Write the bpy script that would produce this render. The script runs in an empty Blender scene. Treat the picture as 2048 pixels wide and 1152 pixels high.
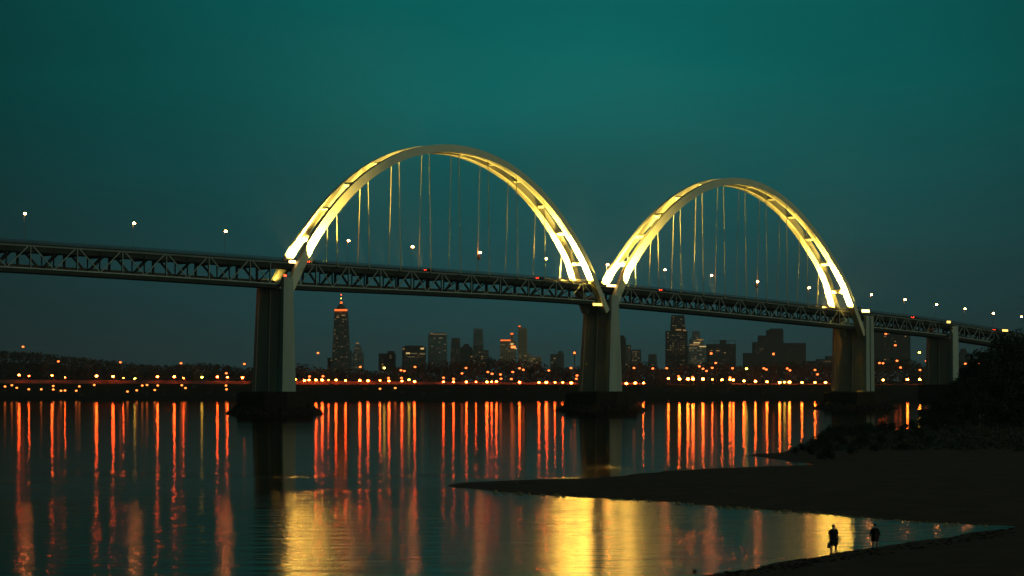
import bpy, math, random
import numpy as np
from mathutils import Vector, Matrix
random.seed(7)
R = math.radians
scene = bpy.context.scene
COL = scene.collection

# ------------------------------------------------------------------ camera
CAMZ = 10.0
F = 4800.0                      # focal length in pixels of the 2048 wide photograph
HOR = 781.0                     # row of the horizon
cam_d = bpy.data.cameras.new("camera")
cam = bpy.data.objects.new("camera", cam_d); COL.objects.link(cam)
cam.location = (0, 0, CAMZ); cam.rotation_euler = (R(90), 0, 0)
cam_d.sensor_width = 36.0; cam_d.lens = F * 36.0 / 2048.0
cam_d.shift_y = (HOR - 576.0) / 2048.0
cam_d.clip_start = 0.5; cam_d.clip_end = 60000
scene.camera = cam

# ------------------------------------------------------------------ sky, dusk
world = bpy.data.worlds.new("World"); scene.world = world; world.use_nodes = True
nt = world.node_tree; nt.nodes.clear()
def N(t, **kw):
    n = nt.nodes.new(t)
    for k, v in kw.items(): setattr(n, k, v)
    return n
L = nt.links.new
tc = N("ShaderNodeTexCoord"); sep = N("ShaderNodeSeparateXYZ"); L(tc.outputs["Generated"], sep.inputs[0])
mr = N("ShaderNodeMapRange"); mr.inputs[1].default_value = -0.02; mr.inputs[2].default_value = 0.30
L(sep.outputs["Z"], mr.inputs[0])
ramp = N("ShaderNodeValToRGB"); L(mr.outputs[0], ramp.inputs[0])
stops = [(0.0, (0.0085, 0.0400, 0.0430)), (0.10, (0.0095, 0.0480, 0.0510)), (0.22, (0.0075, 0.0640, 0.0680)),
         (0.36, (0.0040, 0.094, 0.094)), (0.46, (0.0022, 0.122, 0.114)), (0.57, (0.0018, 0.112, 0.104)), (1.0, (0.002, 0.075, 0.072))]
cr = ramp.color_ramp
cr.elements[0].position = stops[0][0]; cr.elements[0].color = (*stops[0][1], 1)
cr.elements[1].position = stops[-1][0]; cr.elements[1].color = (*stops[-1][1], 1)
for p, c in stops[1:-1]:
    e = cr.elements.new(p); e.color = (*c, 1)
# afterglow peaks a little right; its azimuth falloff also paints in lens vignetting
at2 = N("ShaderNodeMath", operation="ARCTAN2"); L(sep.outputs["X"], at2.inputs[0]); L(sep.outputs["Y"], at2.inputs[1])
sub = N("ShaderNodeMath", operation="SUBTRACT"); L(at2.outputs[0], sub.inputs[0]); sub.inputs[1].default_value = 0.035
ab = N("ShaderNodeMath", operation="ABSOLUTE"); L(sub.outputs[0], ab.inputs[0])
m2 = N("ShaderNodeMapRange"); m2.interpolation_type = "SMOOTHSTEP"
m2.inputs[1].default_value = 0.0; m2.inputs[2].default_value = 0.36
m2.inputs[3].default_value = 1.0; m2.inputs[4].default_value = 0.22
L(ab.outputs[0], m2.inputs[0])
mul = N("ShaderNodeMixRGB", blend_type="MULTIPLY"); mul.inputs[0].default_value = 1.0
L(ramp.outputs[0], mul.inputs[1]); L(m2.outputs[0], mul.inputs[2])
# thin, faintly warm murk low over the horizon and soft uneven cloud
r2 = N("ShaderNodeValToRGB"); L(mr.outputs[0], r2.inputs[0])
r2.color_ramp.elements[0].position = 0.0; r2.color_ramp.elements[0].color = (0.0095, 0.0060, 0.0065, 1)
r2.color_ramp.elements[1].position = 0.42; r2.color_ramp.elements[1].color = (0.0012, 0.0, 0.0, 1)
cmap = N("ShaderNodeMapping"); cmap.inputs["Scale"].default_value = (3.0, 3.0, 11.0); L(tc.outputs["Generated"], cmap.inputs[0])
cn = N("ShaderNodeTexNoise"); cn.inputs["Scale"].default_value = 2.2; cn.inputs["Detail"].default_value = 5; L(cmap.outputs[0], cn.inputs["Vector"])
cm = N("ShaderNodeMapRange"); cm.inputs[1].default_value = 0.3; cm.inputs[2].default_value = 0.7; cm.inputs[3].default_value = 0.91; cm.inputs[4].default_value = 1.09; L(cn.outputs["Fac"], cm.inputs[0])
mul2 = N("ShaderNodeMixRGB", blend_type="MULTIPLY"); mul2.inputs[0].default_value = 1.0; L(mul.outputs[0], mul2.inputs[1]); L(cm.outputs[0], mul2.inputs[2])
addc = N("ShaderNodeMixRGB", blend_type="ADD"); addc.inputs[0].default_value = 1.0; L(mul2.outputs[0], addc.inputs[1]); L(r2.outputs[0], addc.inputs[2])
bg = N("ShaderNodeBackground"); L(addc.outputs[0], bg.inputs[0]); bg.inputs[1].default_value = 1.0
out = N("ShaderNodeOutputWorld"); L(bg.outputs[0], out.inputs[0])

# last twilight from behind the camera's right shoulder
sun_d = bpy.data.lights.new("twilight_sun", "SUN"); sun = bpy.data.objects.new("twilight_sun", sun_d); COL.objects.link(sun)
sun_d.energy = 0.50; sun_d.angle = R(35); sun_d.color = (0.75, 1.0, 0.70)
sun.rotation_euler = Vector((-0.72, 0.69, -0.20)).to_track_quat('-Z', 'Y').to_euler()

scene.view_settings.view_transform = 'Standard'; scene.view_settings.look = 'None'
scene.view_settings.exposure = 0.0; scene.view_settings.gamma = 1.0
scene.view_settings.use_curve_mapping = False
scene.render.engine = 'CYCLES'
cy = scene.cycles
cy.use_denoising = True; cy.max_bounces = 5; cy.glossy_bounces = 3; cy.diffuse_bounces = 2
cy.sample_clamp_indirect = 80.0; cy.sample_clamp_direct = 0.0
cy.caustics_reflective = False; cy.blur_glossy = 0.0
try: cy.use_light_tree = True
except Exception: pass

# ------------------------------------------------------------------ helpers
def W(x, y):                                  # point of the water plane seen at a pixel of the photograph
    Y = CAMZ * F / (y - HOR); return ((x - 1024.0) * Y / F, Y)
def at(x, y, Y):                              # point at a given distance
    return Vector(((x - 1024.0) * Y / F, Y, CAMZ + (HOR - y) * Y / F))

def tag(o, label=None, cat=None, group=None, kind=None):
    if label: o["label"] = label
    if cat: o["category"] = cat
    if group: o["group"] = group
    if kind: o["kind"] = kind
    return o

class MB:
    def __init__(s): s.v = []; s.f = []
    def add(s, vs, fs):
        b = len(s.v); s.v += [tuple(v) for v in vs]; s.f += [tuple(b + i for i in f) for f in fs]; return s
    def box(s, x0, x1, y0, y1, z0, z1):
        return s.add([(x0,y0,z0),(x1,y0,z0),(x1,y1,z0),(x0,y1,z0),(x0,y0,z1),(x1,y0,z1),(x1,y1,z1),(x0,y1,z1)],
              [(0,3,2,1),(4,5,6,7),(0,1,5,4),(1,2,6,5),(2,3,7,6),(3,0,4,7)])
    def frust(s, a, b):        # a, b = (x0,x1,y0,y1,z)
        x0,x1,y0,y1,z = a; X0,X1,Y0_,Y1_,Z = b
        return s.add([(x0,y0,z),(x1,y0,z),(x1,y1,z),(x0,y1,z),(X0,Y0_,Z),(X1,Y0_,Z),(X1,Y1_,Z),(X0,Y1_,Z)],
              [(0,3,2,1),(4,5,6,7),(0,1,5,4),(1,2,6,5),(2,3,7,6),(3,0,4,7)])
    def beam(s, p, q, w, h, up=(0,0,1)):
        p = Vector(p); q = Vector(q); d = (q - p).normalized(); up = Vector(up)
        if abs(d.dot(up)) > 0.98: up = Vector((1,0,0))
        a = d.cross(up).normalized() * (w / 2); b = a.cross(d).normalized() * (h / 2)
        vs = [p-a-b, p+a-b, p+a+b, p-a+b, q-a-b, q+a-b, q+a+b, q-a+b]
        return s.add(vs, [(0,3,2,1),(4,5,6,7),(0,1,5,4),(1,2,6,5),(2,3,7,6),(3,0,4,7)])
    def tube(s, pts, rad, n=6):
        pts = [Vector(p) for p in pts]
        if not isinstance(rad, (list, tuple)): rad = [rad] * len(pts)
        b0 = len(s.v); vs = []; fs = []
        for i, p in enumerate(pts):
            d = (pts[min(i+1, len(pts)-1)] - pts[max(i-1, 0)]).normalized()
            up = Vector((0,0,1)) if abs(d.z) < 0.95 else Vector((1,0,0))
            a = d.cross(up).normalized(); c = a.cross(d)
            for k in range(n):
                t = 2 * math.pi * k / n; vs.append(p + (a * math.cos(t) + c * math.sin(t)) * rad[i])
        for i in range(len(pts) - 1):
            for k in range(n):
                fs.append((i*n+k, i*n+(k+1)%n, (i+1)*n+(k+1)%n, (i+1)*n+k))
        fs.append(tuple(range(n-1, -1, -1))); fs.append(tuple((len(pts)-1)*n + k for k in range(n)))
        return s.add(vs, fs)
    def sphere(s, c, rx, ry, rz, n=8, m=5):
        vs = [(c[0], c[1], c[2] - rz)]; fs = []
        for j in range(1, m):
            ph = math.pi * j / m - math.pi / 2
            for k in range(n):
                t = 2 * math.pi * k / n
                vs.append((c[0]+rx*math.cos(ph)*math.cos(t), c[1]+ry*math.cos(ph)*math.sin(t), c[2]+rz*math.sin(ph)))
        vs.append((c[0], c[1], c[2] + rz)); top = len(vs) - 1
        for k in range(n): fs.append((0, 1+(k+1)%n, 1+k))
        for j in range(m-2):
            for k in range(n):
                a = 1+j*n+k; b = 1+j*n+(k+1)%n; fs.append((a, b, b+n, a+n))
        for k in range(n): fs.append((1+(m-2)*n+k, 1+(m-2)*n+(k+1)%n, top))
        return s.add(vs, fs)
    def mesh(s, name, mat, smooth=False):
        me = bpy.data.meshes.new(name); me.from_pydata(s.v, [], s.f); me.validate(); me.update()
        for m in (mat if isinstance(mat, (list, tuple)) else [mat]): me.materials.append(m)
        if smooth: me.polygons.foreach_set("use_smooth", [True] * len(me.polygons))
        return me
    def build(s, name, mat, parent=None, smooth=False, loc=None):
        o = bpy.data.objects.new(name, s.mesh(name, mat, smooth)); COL.objects.link(o)
        if parent: o.parent = parent
        if loc is not None: o.location = loc
        return o
def empty(name, loc=(0,0,0), rz=0.0):
    o = bpy.data.objects.new(name, None); COL.objects.link(o); o.location = loc; o.rotation_euler = (0,0,rz)
    o.empty_display_size = 1; return o
def inst(name, me, parent=None, loc=(0,0,0)):
    o = bpy.data.objects.new(name, me); COL.objects.link(o); o.location = loc
    if parent: o.parent = parent
    return o
def copy_tree(o, parent=None):
    c = o.copy(); COL.objects.link(c); c.parent = parent
    for ch in list(o.children): copy_tree(ch, c)
    return c

# ------------------------------------------------------------------ materials
def paint(name, col, rough=0.6, spec=0.3, var=0.15, scale=0.3, col2=None, streak=False, bump=0.0, metal=0.0):
    m = bpy.data.materials.new(name); m.use_nodes = True; t = m.node_tree; b = t.nodes["Principled BSDF"]
    b.inputs["Roughness"].default_value = rough; b.inputs["Specular IOR Level"].default_value = spec
    b.inputs["Metallic"].default_value = metal
    g = t.nodes.new("ShaderNodeTexCoord"); mp = t.nodes.new("ShaderNodeMapping")
    t.links.new(g.outputs["Object"], mp.inputs[0])
    mp.inputs["Scale"].default_value = (1, 1, 0.12) if streak else (1, 1, 1)
    n = t.nodes.new("ShaderNodeTexNoise"); n.inputs["Scale"].default_value = scale; n.inputs["Detail"].default_value = 6
    n.inputs["Roughness"].default_value = 0.65
    t.links.new(mp.outputs[0], n.inputs["Vector"])
    r = t.nodes.new("ShaderNodeValToRGB"); t.links.new(n.outputs["Fac"], r.inputs[0])
    c2 = col2 or tuple(c * (1 - var * 2) for c in col); c1 = tuple(min(1, c * (1 + var)) for c in col)
    r.color_ramp.elements[0].position = 0.3; r.color_ramp.elements[0].color = (*c2, 1)
    r.color_ramp.elements[1].position = 0.7; r.color_ramp.elements[1].color = (*c1, 1)
    t.links.new(r.outputs[0], b.inputs["Base Color"])
    if bump:
        bm = t.nodes.new("ShaderNodeBump"); bm.inputs["Distance"].default_value = bump
        t.links.new(n.outputs["Fac"], bm.inputs["Height"]); t.links.new(bm.outputs[0], b.inputs["Normal"])
    return m
def glow(name, col, s):
    m = bpy.data.materials.new(name); m.use_nodes = True; t = m.node_tree; b = t.nodes["Principled BSDF"]
    b.inputs["Base Color"].default_value = (0.05, 0.05, 0.05, 1)
    b.inputs["Emission Color"].default_value = (*col, 1); b.inputs["Emission Strength"].default_value = s
    return m

M_conc = paint("pier_concrete", (0.50, 0.36, 0.27), 0.85, 0.2, 0.18, 0.12, streak=True, bump=0.02)
M_conc_pale = paint("column_concrete", (0.36, 0.37, 0.32), 0.8, 0.2, 0.15, 0.12, streak=True, bump=0.02)
M_rib = paint("rib_paint", (0.62, 0.55, 0.40), 0.55, 0.3, 0.06, 0.08)
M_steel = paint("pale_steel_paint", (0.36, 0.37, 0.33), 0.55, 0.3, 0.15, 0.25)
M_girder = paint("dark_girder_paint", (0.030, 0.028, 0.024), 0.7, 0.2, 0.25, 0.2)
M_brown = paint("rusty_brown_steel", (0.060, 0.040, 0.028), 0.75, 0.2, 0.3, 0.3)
M_cable = paint("cable_sheath", (0.34, 0.31, 0.19), 0.5, 0.3, 0.08, 0.3)
M_asph = paint("asphalt", (0.05, 0.05, 0.05), 0.9, 0.2, 0.2, 0.5)
M_pole = paint("lamp_pole_metal", (0.10, 0.10, 0.09), 0.6, 0.3, 0.1, 1.0)
M_sand = paint("damp_sand", (0.21, 0.095, 0.070), 0.95, 0.05, 0.15, 0.25, bump=0.03)
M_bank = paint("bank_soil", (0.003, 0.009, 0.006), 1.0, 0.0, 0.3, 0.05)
M_rock = paint("riprap_rock", (0.035, 0.018, 0.014), 0.9, 0.1, 0.3, 0.6)
M_leaf = paint("dark_foliage", (0.040, 0.050, 0.030), 0.8, 0.1, 0.35, 0.5)
M_leaf2 = paint("far_foliage", (0.040, 0.046, 0.032), 0.9, 0.05, 0.35, 0.05)
M_bark = paint("bark", (0.06, 0.05, 0.04), 0.9, 0.1, 0.3, 2.0)
M_wall = paint("road_wall_concrete", (0.10, 0.075, 0.06), 0.9, 0.1, 0.35, 0.08)
M_bld = paint("tower_cladding", (0.10, 0.095, 0.085), 0.6, 0.3, 0.2, 0.02)
M_bldblue = paint("blue_grey_cladding", (0.20, 0.22, 0.22), 0.5, 0.4, 0.15, 0.02)
M_bldwarm = paint("warm_stone_cladding", (0.42, 0.30, 0.20), 0.6, 0.3, 0.12, 0.02)
M_blddark = paint("dark_cladding", (0.045, 0.042, 0.038), 0.6, 0.3, 0.2, 0.02)
M_glass = paint("unlit_window_glass", (0.02, 0.025, 0.03), 0.15, 0.6, 0.1, 0.1)
M_foam = paint("shore_foam", (0.55, 0.30, 0.15), 0.9, 0.05, 0.1, 1.0)  # tan tint puts warm light into the foam's own colour
E_win = [glow("window_amber", (1.0, 0.52, 0.16), 0.32), glow("window_warm", (1.0, 0.70, 0.30), 0.13), glow("window_dim", (0.9, 0.5, 0.22), 0.045), glow("window_bright", (1.0, 0.66, 0.22), 0.8)]
E_red = glow("red_lamp", (1.0, 0.07, 0.02), 6.0)
E_orange_band = glow("crown_band_light", (1.0, 0.15, 0.02), 2.0)
E_main = glow("sodium_lamp", (1.0, 0.085, 0.010), 150.0)
E_mainy = glow("golden_sodium_lamp", (1.0, 0.14, 0.014), 170.0)
E_low = glow("small_amber_lamp", (1.0, 0.24, 0.04), 4.0)
E_up = glow("small_orange_lamp", (1.0, 0.16, 0.03), 4.5)
E_pale = glow("pale_yellow_lamp", (1.0, 0.70, 0.08), 14.0)
E_deck = glow("deck_lamp_glow", (1.0, 0.34, 0.09), 170.0)
E_flood = glow("floodlight_lens", (1.0, 0.66, 0.22), 7.0)
E_patch = glow("lit_lantern", (1.0, 0.60, 0.12), 3.0)

def water_mat():
    m = bpy.data.materials.new("river_water"); m.use_nodes = True; t = m.node_tree; b = t.nodes["Principled BSDF"]
    b.inputs["Base Color"].default_value = (0.012, 0.018, 0.016, 1); b.inputs["IOR"].default_value = 1.33
    g = t.nodes.new("ShaderNodeTexCoord")
    def mapped(sc):
        mp = t.nodes.new("ShaderNodeMapping"); mp.inputs["Scale"].default_value = sc
        t.links.new(g.outputs["Object"], mp.inputs[0]); return mp.outputs[0]
    def noise(vec, scale, det=3, rough=0.5):
        n = t.nodes.new("ShaderNodeTexNoise"); n.inputs["Scale"].default_value = scale; n.inputs["Detail"].default_value = det
        n.inputs["Roughness"].default_value = rough; t.links.new(vec, n.inputs["Vector"]); return n.outputs["Fac"]
    def mth(op, a, bb):
        n = t.nodes.new("ShaderNodeMath"); n.operation = op
        for i, v in enumerate((a, bb)):
            if hasattr(v, "links"): t.links.new(v, n.inputs[i])
            else: n.inputs[i].default_value = v
        return n.outputs[0]
    # calm mid-channel, rippled water nearer the camera's shore, and drawn-out cat's paws of rougher water
    sp = t.nodes.new("ShaderNodeSeparateXYZ"); t.links.new(g.outputs["Object"], sp.inputs[0])
    patch = noise(mapped((0.007, 0.030, 1)), 1.0, 4, 0.6)
    wob = mth('ADD', sp.outputs["Y"], mth('MULTIPLY', mth('SUBTRACT', patch, 0.5), 260.0))
    near = t.nodes.new("ShaderNodeMapRange"); near.interpolation_type = "SMOOTHSTEP"
    near.inputs[1].default_value = 205; near.inputs[2].default_value = 265; near.inputs[3].default_value = 1; near.inputs[4].default_value = 0
    t.links.new(wob, near.inputs[0])
    pr = t.nodes.new("ShaderNodeMapRange"); pr.inputs[1].default_value = 0.52; pr.inputs[2].default_value = 0.66
    pr.inputs[3].default_value = 0.0; pr.inputs[4].default_value = 0.025; t.links.new(patch, pr.inputs[0])
    rough = mth('ADD', mth('ADD', 0.090, pr.outputs[0]), mth('MULTIPLY', near.outputs[0], 0.022))
    n1 = noise(mapped((0.15, 0.40, 1)), 1.0, 1.5, 0.5)
    n2 = noise(mapped((1.6, 2.2, 1)), 1.0, 2, 0.5)
    amp = mth('ADD', 0.04, mth('MULTIPLY', near.outputs[0], 2.4))
    h = mth('MULTIPLY', mth('ADD', n1, mth('MULTIPLY', n2, 0.22)), amp)
    bm = t.nodes.new("ShaderNodeBump"); bm.inputs["Strength"].default_value = 1.0; bm.inputs["Distance"].default_value = 0.030
    t.links.new(h, bm.inputs["Height"])
    t.nodes.remove(b)
    df = t.nodes.new("ShaderNodeBsdfDiffuse"); df.inputs["Color"].default_value = (0.035, 0.020, 0.014, 1)
    gl = t.nodes.new("ShaderNodeBsdfGlossy"); gl.distribution = 'BECKMANN'; gl.inputs["Color"].default_value = (0.90, 0.68, 0.56, 1)
    t.links.new(rough, gl.inputs["Roughness"]); t.links.new(bm.outputs[0], gl.inputs["Normal"])
    fr = t.nodes.new("ShaderNodeFresnel"); fr.inputs["IOR"].default_value = 1.33
    mx = t.nodes.new("ShaderNodeMixShader"); t.links.new(fr.outputs[0], mx.inputs[0]); t.links.new(df.outputs[0], mx.inputs[1]); t.links.new(gl.outputs[0], mx.inputs[2])
    t.links.new(mx.outputs[0], t.nodes["Material Output"].inputs["Surface"])
    return m
M_water = water_mat()

# ------------------------------------------------------------------ water and land
def sheet(name, x0, x1, y0, y1, z, mat):
    o = MB().add([(x0,y0,z),(x1,y0,z),(x1,y1,z),(x0,y1,z)], [(0,1,2,3)]).build(name, mat); o["kind"] = "structure"; return o
river = sheet("river_water", -9000, 9000, -1500, 2700, 0.0, M_water)

poly = [W(885,971), W(930,965), W(1000,961), W(1100,959), W(1200,955), W(1300,945), W(1360,940), W(1450,936), W(1560,932), W(1640,930),
        W(1600,925), W(1540,917), W(1488,910), W(1560,905), W(1600,896), W(1640,884), W(1690,868), W(1740,862), W(1790,861), W(1850,852),
        W(1893,842), W(1883,818), W(1890,806), (1400,1920), (1400,-200), (-90,-200), (-80,0), (-30,40), (-8,80),
        W(1300,1182), W(1400,1154), W(1480,1140), W(1600,1119), W(1680,1106), W(1760,1093), W(1880,1076), W(1990,1060), W(2035,1053),
        W(1990,1051), W(1850,1045), W(1730,1036), W(1640,1028), W(1500,1018), W(1350,1006), W(1170,995), W(1000,985), W(940,978)]
P = np.array(poly)
def sdf(X, Y):
    sh = X.shape; x = X.ravel(); y = Y.ravel(); d2 = np.full(x.shape, 1e18); inside = np.zeros(x.shape, bool)
    for i in range(len(P)):
        ax, ay = P[i]; bx, by = P[(i+1) % len(P)]
        ex, ey = bx-ax, by-ay; wx, wy = x-ax, y-ay
        tt = np.clip((wx*ex+wy*ey)/(ex*ex+ey*ey), 0, 1)
        d2 = np.minimum(d2, (wx-tt*ex)**2+(wy-tt*ey)**2)
        c = (ay > y) != (by > y)
        with np.errstate(divide='ignore', invalid='ignore'):
            xi = ax + (y-ay)/(by-ay if by != ay else 1e-9)*ex
        inside ^= c & (x < xi)
    return (np.where(inside, 1, -1)*np.sqrt(d2)).reshape(sh)
def sst(a, b, v):
    t = np.clip((v-a)/(b-a), 0, 1); return t*t*(3-2*t)
def ground_h(X, Y):
    X = np.asarray(X, float); Y = np.asarray(Y, float); d = sdf(X, Y)
    wob = (np.sin(X*0.83+1.3*np.sin(Y*0.37))*0.5+np.sin(X*0.31+Y*0.47)+0.6*np.sin(X*1.9-Y*1.1))*0.22
    d = d + wob*np.clip(Y/150, 0.5, 3)
    h = np.where(d > 0, 1.1*(1-np.exp(-d*0.045)), d*0.12)
    h = np.maximum(h, -2.0)
    h = h + np.where(d > 0, 1, 0)*sst(25, 110, d)*12.0*sst(420, 900, Y)
    h = h + 7.2*(1-sst(4, 46, np.hypot(X, Y)))*(d > 0)
    return h
def gz(x, y): return float(ground_h(np.array([[x]]), np.array([[y]]))[0, 0])
rowsY = list(np.linspace(-190, 95, 30)) + [CAMZ*F/v for v in np.linspace(492, 25.2, 430)]
NC = 420; vX = []; vY = []
for Yr in rowsY:
    if Yr < 95: x0, x1 = -90, 140
    else:
        w = min(1, (Yr-95)/60); x0 = (-90)*(1-w) + (-0.04*Yr)*w; x1 = 140*(1-w) + max(0.27*Yr, 140)*w
    u = np.linspace(0, 1, NC); vX.append(x0+(x1-x0)*u); vY.append(np.full(NC, Yr))
vX = np.array(vX); vY = np.array(vY); vZ = ground_h(vX, vY)
nr = len(rowsY)
verts = np.stack([vX, vY, vZ], -1).reshape(-1, 3)
idx = np.arange(nr*NC).reshape(nr, NC)
quads = np.stack([idx[:-1,:-1], idx[:-1,1:], idx[1:,1:], idx[1:,:-1]], -1).reshape(-1, 4)
keep = verts[:, 2][quads].max(1) > -1.9
me = bpy.data.meshes.new("river_beach"); me.from_pydata(verts.tolist(), [], quads[keep].tolist()); me.materials.append(M_sand)
me.polygons.foreach_set("use_smooth", [True]*len(me.polygons)); me.update()
o = bpy.data.objects.new("sandy_ground", me); COL.objects.link(o); o["kind"] = "structure"
# the same land farther to the right, outside the frame
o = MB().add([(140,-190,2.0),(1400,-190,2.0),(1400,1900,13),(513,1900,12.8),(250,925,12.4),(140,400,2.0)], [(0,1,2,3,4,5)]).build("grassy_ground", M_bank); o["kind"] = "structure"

# the far shore: bank, promenade, hills; one sheet to the horizon
fx = list(np.linspace(-2600, 2600, 261)); fy = [2490, 2526, 2534, 2546, 2556, 2564, 2574, 2582, 2620, 2700, 2850, 3050, 3300, 3700, 4600, 6500, 9000]
def far_h(x, y):
    px = 1024+x*F/y
    left = 1-sst(420, 640, px)
    prof_y = [2490, 2526, 2534, 2546, 2556, 2564, 2574, 2582, 2620, 2700, 2850, 3050, 3300, 3700, 4600, 9000]
    a = np.interp(y, prof_y, [-3, 0, 3, 6, 9, 12, 15, 16.5, 16.8, 18, 20, 22, 22, 20, 15, 5])
    b = np.interp(y, prof_y, [-3, 0, 2, 4, 7, 9, 13, 17, 18, 19, 22, 28, 26, 20, 15, 5])
    hill = 22*np.exp(-((px-20)/260)**2)*np.interp(y, [2600, 3000, 3300, 4000], [0, 0.7, 1, 0])
    sh = 2.0*np.sin(x*0.02)+1.2*np.sin(x*0.051+1)
    return float(a*(1-left)+b*left+hill + (0.25*sh if 2500 < y < 2570 else 0))
mb = MB(); nx = len(fx)
for y in fy:
    for x in fx:
        s = max(1.0, y/3000.0); mb.v.append((x*s, y, far_h(x*s, y)))
for j in range(len(fy)-1):
    for i in range(nx-1): mb.f.append((j*nx+i, j*nx+i+1, (j+1)*nx+i+1, (j+1)*nx+i))
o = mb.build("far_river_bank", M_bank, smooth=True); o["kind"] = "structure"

# riverside road and its low wall on the far shore (lit by the street lamps)
def strip(name, px0, px1, yb0, yb1, yt0, yt1, Y, mat, label, cat, grp):
    m = MB(); n = 24
    for i in range(n):
        a, b = i/n, (i+1)/n
        x0 = (px0+(px1-px0)*a-1024)*Y/F; x1 = (px0+(px1-px0)*b-1024)*Y/F
        zb0 = at(0, yb0+(yb1-yb0)*a, Y).z; zt0 = at(0, yt0+(yt1-yt0)*a, Y).z
        zb1 = at(0, yb0+(yb1-yb0)*b, Y).z; zt1 = at(0, yt0+(yt1-yt0)*b, Y).z
        m.add([(x0,Y,zb0-3),(x1,Y,zb1-3),(x1,Y,zt1),(x0,Y,zt0),(x0,Y+1.2,zb0-3),(x1,Y+1.2,zb1-3),(x1,Y+1.2,zt1),(x0,Y+1.2,zt0)],
              [(0,1,2,3),(3,2,6,7),(5,4,7,6)])
    o = m.build(name, mat); tag(o, label, cat, grp)
G = "low walls along the far riverside road"
strip("retaining_wall", -60, 500, 760.6, 763.6, 758.8, 761.8, 2592, M_wall, "long low road wall left of the first pier, glowing red under the lamps", "wall", G)
strip("retaining_wall", 588, 1168, 765, 768.5, 761.5, 765, 2592, M_wall, "low road wall between the first and second pier, glowing red under the lamps", "wall", G)
strip("retaining_wall", 1243, 1293, 769, 770, 765, 766, 2592, M_wall, "short piece of lit wall just right of the second pier", "wall", G)
strip("retaining_wall", 1318, 1395, 771, 772, 768, 769, 2592, M_wall, "short lit wall below the tall dark tower", "wall", G)
strip("retaining_wall", 1458, 1682, 772, 772.5, 767, 767.5, 2592, M_wall, "lit wall under the lamp row left of the third pier", "wall", G)
strip("retaining_wall", 1748, 1856, 773, 773, 768, 768, 2592, M_wall, "lit wall between the third and fourth pier", "wall", G)

hz = MB().box(-9600, 9600, -1600, 9600, -6, 175)
hm = bpy.data.materials.new("evening_haze"); hm.use_nodes = True; ht = hm.node_tree; ht.nodes.clear()
ho = ht.nodes.new("ShaderNodeOutputMaterial"); hv = ht.nodes.new("ShaderNodeVolumePrincipled")
hv.inputs["Density"].default_value = 0.00006; hv.inputs["Color"].default_value = (0.85, 0.82, 0.78, 1); hv.inputs["Anisotropy"].default_value = 0.2
ht.links.new(hv.outputs[0], ho.inputs["Volume"])
o = hz.build("haze", hm); o["kind"] = "stuff"

# ------------------------------------------------------------------ the bridge
X0, Y0, UX, UY = -91.9, 1021.0, 0.713, 0.701
ROT = math.atan2(UY, UX)
bridge = empty("arch_bridge", (X0, Y0, 0), ROT)
tag(bridge, "long steel truss bridge with two floodlit yellow tied arches on concrete piers", "bridge")
def s_of(x, n=0.0):
    k = (x-1024)/F; return (k*(Y0+n*UX)-(X0-n*UY))/(UX-UY*k)
def z_of(x, y, n=0.0):
    s = s_of(x, n); return CAMZ+(HOR-y)*(Y0+UY*s+n*UX)/F
def b2w(s, n, z): return Vector((X0+UX*s-UY*n, Y0+UY*s+UX*n, z))
KT = [(-320,66.9),(-146,66.5),(-76,65.7),(-22,64.8),(8,64.3),(77,63.2),(130,62.4),(178,61.2),(209,59.9),(295,56.6),(384,52.8),(409,51.6),(471,48.6),(522,44.6),(700,30)]
KB = [(-320,58.0),(-146,57.8),(-76,56.7),(-22,55.6),(8,55.0),(77,54.7),(130,54.3),(178,53.5),(209,52.4),(295,49.1),(384,45.4),(409,44.6),(471,41.9),(522,38.1),(700,24)]
def smooth(K):
    xs = np.array([k[0] for k in K]); ys = np.array([k[1] for k in K]); g = np.arange(-320, 701, 4.0)
    v = np.interp(g, xs, ys); ker = np.hanning(15); ker /= ker.sum(); vp = np.pad(v, 7, mode='reflect', reflect_type='odd')
    return g, np.convolve(vp, ker, 'valid')
GT, VT = smooth(KT); GB, VB = smooth(KB)
def zt(s): return float(np.interp(s, GT, VT))
def zb(s): return float(np.interp(s, GB, VB))
S0, S1 = -300.0, 640.0
NN, NF = 4.3, 13.3             # near and far truss planes
def run(name, n0, n1, f0, f1, mat, ref=zt, step=8.0, s0=S0, s1=S1, parent=bridge):
    m = MB(); ss = list(np.arange(s0, s1, step)) + [s1]
    for s in ss:
        z = ref(s); m.v += [(s,n0,z+f0),(s,n1,z+f0),(s,n1,z+f1),(s,n0,z+f1)]
    for i in range(len(ss)-1):
        a = 4*i; b = a+4
        m.f += [(a,b,b+3,a+3),(a+1,a+2,b+2,b+1),(a,a+1,b+1,b),(a+3,b+3,b+2,a+2)]
    m.f += [(0,3,2,1),(4*len(ss)-4,4*len(ss)-3,4*len(ss)-2,4*len(ss)-1)]
    return m.build(name, mat, parent)
run("deck", 4.55, 13.05, -0.55, 0.35, M_asph)
run("deck_girder", 4.62, 5.5, -2.4, -0.56, M_girder); run("deck_girder", 8.4, 9.2, -2.4, -0.56, M_girder); run("deck_girder", 12.1, 12.95, -2.4, -0.56, M_girder)
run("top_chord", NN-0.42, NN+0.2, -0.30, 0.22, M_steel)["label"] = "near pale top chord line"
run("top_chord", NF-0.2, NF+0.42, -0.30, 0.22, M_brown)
run("bottom_chord", NN-0.42, NN+0.2, -0.24, 0.24, M_steel)["label"] = "near pale bottom chord line"
for o in list(bridge.children)[-1:]: bpy.data.objects.remove(o)
run("bottom_chord", NN-0.42, NN+0.2, -0.24, 0.24, M_steel, ref=zb)
run("bottom_girder", NN-0.2, NN+0.4, -1.75, -0.25, M_girder, ref=zb)
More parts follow.
